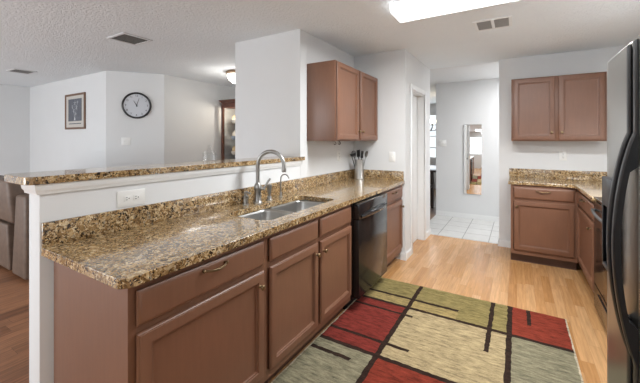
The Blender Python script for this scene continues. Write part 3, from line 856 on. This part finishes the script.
# ------------------------------------------------------------------ clock, picture, mirror
nrm = Vector((.621, -.499, 0)).normalized(); tan = Vector((.499, .621, 0)).normalized()
def on_angled(s_, z, off=0): return Vector((-5.309, 2.531, z))+tan*s_+nrm*off
cc_ = on_angled(.41, 1.92, .002)
A = Matrix((tan.to_4d(), Vector((0, 0, 1, 0)), nrm.to_4d(), (0, 0, 0, 1))).transposed()
for i_ in range(3): A[3][i_] = 0
A[3][3] = 1
RC = .205
root = thing('wall_clock', 'round black-rimmed wall clock with white face on the angled wall', 'clock', cc_)
def loc(mb): mb.bm.transform(Matrix.Translation(cc_) @ A); return mb
build('case', loc(MB().lathe([(RC, 0), (RC, .02), (RC-.005, .030), (RC-.014, .034), (RC-.022, .028), (RC-.026, .016), (RC-.032, .010), (.0, .010)], (0, 0, 0), 48)), M['clock_rim'], root)
fc = build('dial', loc(MB().lathe([(RC-.0255, .0105), (RC-.0265, .013), (.0, .013)], (0, 0, 0), 40)), M['clock_face'], root)
for hr in range(1, 13):
    mb = MB()
    cu = bpy.data.curves.new('t', 'FONT'); cu.body = str(hr); cu.size = .042; cu.align_x = 'CENTER'; cu.align_y = 'CENTER'; cu.extrude = .0004
    to = bpy.data.objects.new('t', cu); C.objects.link(to)
    me = to.to_mesh(); t = bmesh.new(); t.from_mesh(me); to.to_mesh_clear()
    a_ = PI/2-hr*PI/6
    bmesh.ops.translate(t, vec=((RC-.055)*math.cos(a_), (RC-.055)*math.sin(a_), .0136), verts=t.verts[:])
    mb.join(t); bpy.data.objects.remove(to); bpy.data.curves.remove(cu)
    build('numeral', loc(mb), M['clock_rim'], fc)
def hand(ang, ln, wd, z):
    d_ = Vector((math.sin(ang), math.cos(ang), 0)); s_ = Vector((d_.y, -d_.x, 0))
    q = [(-d_*.02-s_*wd), (-d_*.02+s_*wd), (d_*ln+s_*wd*.5), (d_*ln-s_*wd*.5)]
    return loc(MB().loft([[(p_.x, p_.y, z) for p_ in q], [(p_.x, p_.y, z+.001) for p_ in q]]))
build('hour_hand', hand(math.radians(-28.5), .085, .006, .0150), M['clock_rim'], root)
build('minute_hand', hand(math.radians(18), .115, .0045, .0165), M['clock_rim'], root)
build('hub', loc(MB().lathe([(.009, .0131), (.009, .019), (0, .020)], (0, 0, 0), 12)), M['clock_rim'], root)
# double switch plate below the clock
sp = on_angled(.265, 1.365, .0005)
root = thing('light_switch', 'white double switch plate below the wall clock', 'switch', sp)
def loc2(mb): mb.bm.transform(Matrix.Translation(sp) @ A); return mb
build('plate', loc2(MB().panel(((-.062, -.058, 0), (1, 0, 0), (0, 1, 0), (0, 0, 1)), .124, .116, [(0, 0), (0, .004), (.004, .006)])), M['white_plastic'], root)
for k in (-.024, .024):
    build('toggle', loc2(MB().box(k-.006, k+.006, -.013, .013, .006, .0075).box(k-.004, k+.004, -.004, .01, .0075, .014)), M['white_plastic'], root)

px0, px1, pz0, pz1, py = -6.63, -5.935, 1.565, 2.155, 2.530
root = thing('picture', 'small framed grey print with cream mat on the white wall left of the clock', 'picture', ((px0+px1)/2, py-.012, pz0))
mb = MB(); fw = .035
mb.panel(FY(px0, py-.001, pz0), px1-px0, pz1-pz0, [(0, 0), (0, .022), (.008, .026), (.024, .024), (.030, .014), (fw, .012)])
build('frame', mb, M['frame_wood'], root)
build('mat', MB().panel(FY(px0+fw-.002, py-.0125, pz0+fw-.002), px1-px0-2*fw+.004, pz1-pz0-2*fw+.004, [(0, 0), (0, .0012)]), M['mat_board'], root)
ax0, ax1, az0, az1 = px0+.11, px1-.11, pz0+.135, pz1-.085
pr_ = build('print', MB().panel(FY(ax0, py-.0139, az0), ax1-ax0, az1-az0, [(0, 0), (0, .001)]), M['print'], root)
mb = MB(); rr = random.Random(4)
for (cx, cz, sc) in ((.24, .30, .05), (.16, .24, .04), (.30, .22, .045), (.2, .17, .035), (.33, .31, .03), (.27, .12, .03)):
    for k in range(5):
        a = k*2*PI/5+rr.random(); x, z = ax0+cx, az0+cz
        mb.tube([(x, py-.0152, z), (x+math.cos(a)*sc*.6, py-.0152, z+math.sin(a)*sc*.6+.004), (x+math.cos(a)*sc, py-.0152, z+math.sin(a)*sc)], [.0012, .0034, .001], 6)
    mb.tube([(ax0+cx, py-.0152, az0+cz), (ax0+.235, py-.0152, az0+.04)], .0011, 6)
mb.box(ax0+.215, ax0+.255, py-.0158, py-.0150, az0+.012, az0+.06)
build('drawing', mb, M['ink'], pr_)
build('caption_line', bx(ax0+.02, ax1-.02, py-.0146, py-.0138, pz0+.085, pz0+.10), M['print'], root)

root = thing('wall_mirror', 'tall narrow frameless mirror hanging on the hall wall', 'mirror', (-.667, 6.26, .44))
build('backing', bx(-.805, -.527, 6.268, 6.2795, .44, 1.655), M['frame_wood'], root)
build('glass', MB().panel(FY(-.808, 6.2679, .437), .284, 1.221, [(0, 0), (0, .004), (.012, .0055)]), M['mirror'], root)

# ------------------------------------------------------------------ china cabinet beyond the pillar
cx0, cx1, cy0, cy1, ct = -4.70, -3.75, 4.22, 4.66, 2.06
root = thing('china_cabinet', 'dark red wooden china cabinet with glass front behind the pillar', 'china cabinet', ((cx0+cx1)/2, (cy0+cy1)/2, 0))
mb = MB()
for a in (cx0, cx1-.025):
    mb.box(a, a+.025, cy0+.02, cy0+.06, .08, ct).box(a, a+.025, cy1-.04, cy1, .08, ct).box(a, a+.025, cy0+.06, cy1-.04, .08, .80).box(a, a+.025, cy0+.06, cy1-.04, ct-.07, ct)
    build('side_pane', bx(a+.010, a+.014, cy0+.055, cy1-.035, .795, ct-.065), M['pane'], root)
mb.box(cx0+.025, cx1-.025, cy0+.02, cy1, .08, .75).box(cx0+.025, cx1-.025, cy0+.02, cy1, ct-.03, ct).box(cx0, cx1, cy0+.03, cy1, 0, .08)
build('body', mb, M['mahogany'], root)
build('back_panel', bx(cx0+.025, cx1-.025, cy1-.02, cy1-.008, .75, ct-.03), M['cabinet_back'], root)
mb = MB(); rings = []
for o_, z in ((0, ct), (.01, ct+.01), (.015, ct+.03), (.04, ct+.05), (.045, ct+.065)):
    rings.append([(cx0-o_, cy0+.02-o_, z+.0005), (cx1+o_, cy0+.02-o_, z+.0005), (cx1+o_, cy1, z+.0005), (cx0-o_, cy1, z+.0005)])
mb.loft(rings)
build('crown', mb, M['mahogany'], root)
cm = (cx0+cx1)/2
for a, b in ((cx0, cm-.002), (cm+.002, cx1)):
    mb = MB().box(a, a+.055, cy0, cy0+.019, .76, ct-.005).box(b-.055, b, cy0, cy0+.019, .76, ct-.005).box(a+.055, b-.055, cy0, cy0+.019, .76, .82).box(a+.055, b-.055, cy0, cy0+.019, ct-.075, ct-.005)
    dd = build('door', mb, M['mahogany'], root)
    build('glass_pane', bx(a+.05, b-.05, cy0+.008, cy0+.011, .815, ct-.07), M['pane'], dd)
    build('lower_door', MB().panel(FY(a+.01, cy0+.019, .12), b-a-.02, .58, DOOR), M['mahogany'], root)
for z in (1.10, 1.38, 1.68):
    build('shelf', bx(cx0+.025, cx1-.025, cy0+.06, cy1-.021, z, z+.012), M['pane'], root)
cl = bpy.data.lights.new('cabinet_lamp', 'POINT'); cl.energy = 7; cl.color = (1, .9, .75); cl.shadow_soft_size = .04
co = bpy.data.objects.new('cabinet_lamp', cl); C.objects.link(co); co.location = (cm-.1, cy0+.12, ct-.10)
shelf_names = {1.112: 'lower glass shelf', 1.392: 'middle glass shelf', 1.692: 'top glass shelf'}
for z, nm in shelf_names.items():
    px_, py_, rad = cx0+.125, cy0+.27, .088
    A_ = Matrix.Rotation(math.radians(50), 4, 'Z') @ Matrix.Rotation(math.radians(80), 4, 'X')
    mt, cn = {1.112: ('china_gold', 'golden'), 1.392: ('china', 'cream'), 1.692: ('china_gold', 'golden')}[z]
    o = build('plate', MB().lathe([(.0, 0), (rad*.6, .0), (rad, .012), (rad, .015), (rad*.6, .004), (0, .004)], (px_, py_, z+rad+.002), 24, mat=A_), M[mt], loc=(px_, py_, z))
    tag(o, f'{cn} plate standing on the {nm} of the china cabinet', 'plate', 'plates in the china cabinet')
    bx_, by_ = cx0+.215, cy0+.115
    mt, cn = {1.112: ('china', 'cream'), 1.392: ('china_blue', 'blue'), 1.692: ('china', 'cream')}[z]
    o = build('bowl', MB().lathe([(.025, .0005), (.03, .006), (.052, .04), (.058, .07), (.055, .07), (.048, .04), (.026, .01), (0, .009)], (bx_, by_, z), 20), M[mt], loc=(bx_, by_, z))
    tag(o, f'small {cn} bowl on the {nm} of the china cabinet', 'bowl', 'bowls in the china cabinet')

# ------------------------------------------------------------------ glass jar on the bar
jx, jy, jz = -1.945, 1.635, 1.2232
root = thing('glass_jar', 'clear glass lidded jar standing on the granite bar top', 'jar', (jx, jy, jz), None)
build('bowl', MB().lathe([(.042, .0004), (.048, .004), (.05, .03), (.05, .055), (.046, .062), (.044, .062), (.047, .054), (.047, .03), (.044, .008), (0, .007)], (jx, jy, jz), 24), M['pane'], root)
build('lid', MB().lathe([(.048, .0625), (.048, .067), (.03, .08), (.012, .088), (.008, .095), (.014, .104), (.014, .112), (.006, .118), (0, .119)], (jx, jy, jz), 24), M['pane'], root)

# ------------------------------------------------------------------ sofa behind the bar
root = thing('recliner_sofa', 'brown leather reclining sofa seen from behind, left of the half wall', 'sofa', (-5.2, 1.75, 0))
def slantbox(x0, x1, yb0, yb1, yt0, yt1, z0, z1, bev):
    t = bmesh.new(); bmesh.ops.create_cube(t, size=1)
    for v in t.verts:
        top_ = v.co.z > 0
        y = (yt1 if v.co.y > 0 else yt0) if top_ else (yb1 if v.co.y > 0 else yb0)
        v.co = Vector((x0 if v.co.x < 0 else x1, y, z1 if top_ else z0))
    bmesh.ops.bevel(t, geom=t.edges[:], offset=bev, segments=3, profile=.5, affect='EDGES')
    mb = MB(); mb.join(t); return mb
build('base', bx(-5.72, -4.62, 1.36, 2.10, .10, .40, bev=.03), M['leather'], root)
for a, b in ((-5.72, -5.06), (-5.04, -4.335)):
    build('back_panel', slantbox(a, b-.14 if b > -4.5 else b, 1.21, 1.34, 1.19, 1.30, .03, .51, .02), M['leather'], root)
    build('backrest', slantbox(a, b, 1.19, 1.45, 1.15, 1.36, .53, .97, .04), M['leather'], root)
    build('seat_cushion', bx(a+.02, b-.05, 1.46, 2.12, .41, .52, bev=.04), M['leather'], root)
for sx_, xi, xt in ((1, -4.385, -4.275), (-1, -5.74, -5.80)):
    t = bmesh.new(); bmesh.ops.create_cube(t, size=1)
    for v in t.verts:
        inner = xi if v.co.z < 0 else xt
        outer = xi+sx_*.36
        v.co = Vector((inner if v.co.x*sx_ < 0 else outer, 1.20 if v.co.y < 0 else 2.12, .835 if v.co.z > 0 else .03))
    bmesh.ops.bevel(t, geom=t.edges[:], offset=.025, segments=3, profile=.5, affect='EDGES')
    mb = MB(); mb.join(t); build('arm', mb, M['leather'], root)
build('gap_shade_box', bx(-4.60, -4.40, 1.40, 1.9, .05, .52), M['slot'], root)  # dark box added as the shade in the gap beside the arm

# ------------------------------------------------------------------ dining room seen through the gap
root = thing('chandelier', 'dark curled-arm chandelier glowing in the dining room beyond the hall', 'chandelier', (-1.78, 7.7, 1.70))
qx, qy = -1.78, 7.7
build('stem', MB().lathe([(.012, -.15), (.03, -.12), (.012, -.06), (.025, 0), (.012, .05), (.008, .70), (.05, .70), (.055, .7295), (0, .7296)], (qx, qy, 1.70), 14), M['black_satin'], root)
for k in range(6):
    a = k*PI/3+.2; c_, s_ = math.cos(a), math.sin(a)
    pts = [(qx+c_*r__, qy+s_*r__, z) for r__, z in ((.02, 1.66), (.09, 1.60), (.18, 1.61), (.24, 1.68), (.24, 1.74))]
    am = build('arm', MB().tube(pts, .008, 8).lathe([(.03, 1.74-1.70), (.035, .05), (.012, .055), (.012, .06)], (qx+c_*.24, qy+s_*.24, 1.70), 10), M['black_satin'], root)
    build('shade', MB().lathe([(.03, .062), (.045, .09), (.06, .14), (.056, .14), (.04, .09), (.0, .066)], (qx+c_*.24, qy+s_*.24, 1.70), 14), M['bulb'], am)
root = thing('dining_table', 'dark wooden dining table under the chandelier in the room beyond', 'table', (-2.0, 7.6, 0))
build('tabletop', bx(-2.6, -1.42, 6.95, 8.4, .72, .76, bev=.008), M['darkwood'], root)
for a in (-2.53, -1.55):
    for b in (7.02, 8.27): build('leg', bx(a, a+.06, b, b+.06, .0005, .7195, bev=.006), M['darkwood'], root)
root = thing('dining_chair', 'dark high-backed dining chair at the near end of the dining table', 'chair', (-1.66, 6.66, 0))
gx, gy = -1.66, 6.66
build('seat', bx(gx-.22, gx+.22, gy-.20, gy+.22, .44, .48, bev=.012), M['darkwood'], root)
for a in (-.20, .165):
    build('leg', bx(gx+a, gx+a+.035, gy+.18, gy+.215, .0005, .4395), M['darkwood'], root)
    build('leg', bx(gx+a, gx+a+.035, gy-.20, gy-.165, .0005, .4395), M['darkwood'], root)
mb = MB()
for a in (-.20, .165): mb.box(gx+a, gx+a+.035, gy-.20, gy-.17, .481, 1.06)
for z in (.60, .76, .92, 1.02): mb.box(gx-.165, gx+.165, gy-.195, gy-.175, z, z+.05)
build('backrest', mb, M['darkwood'], root)
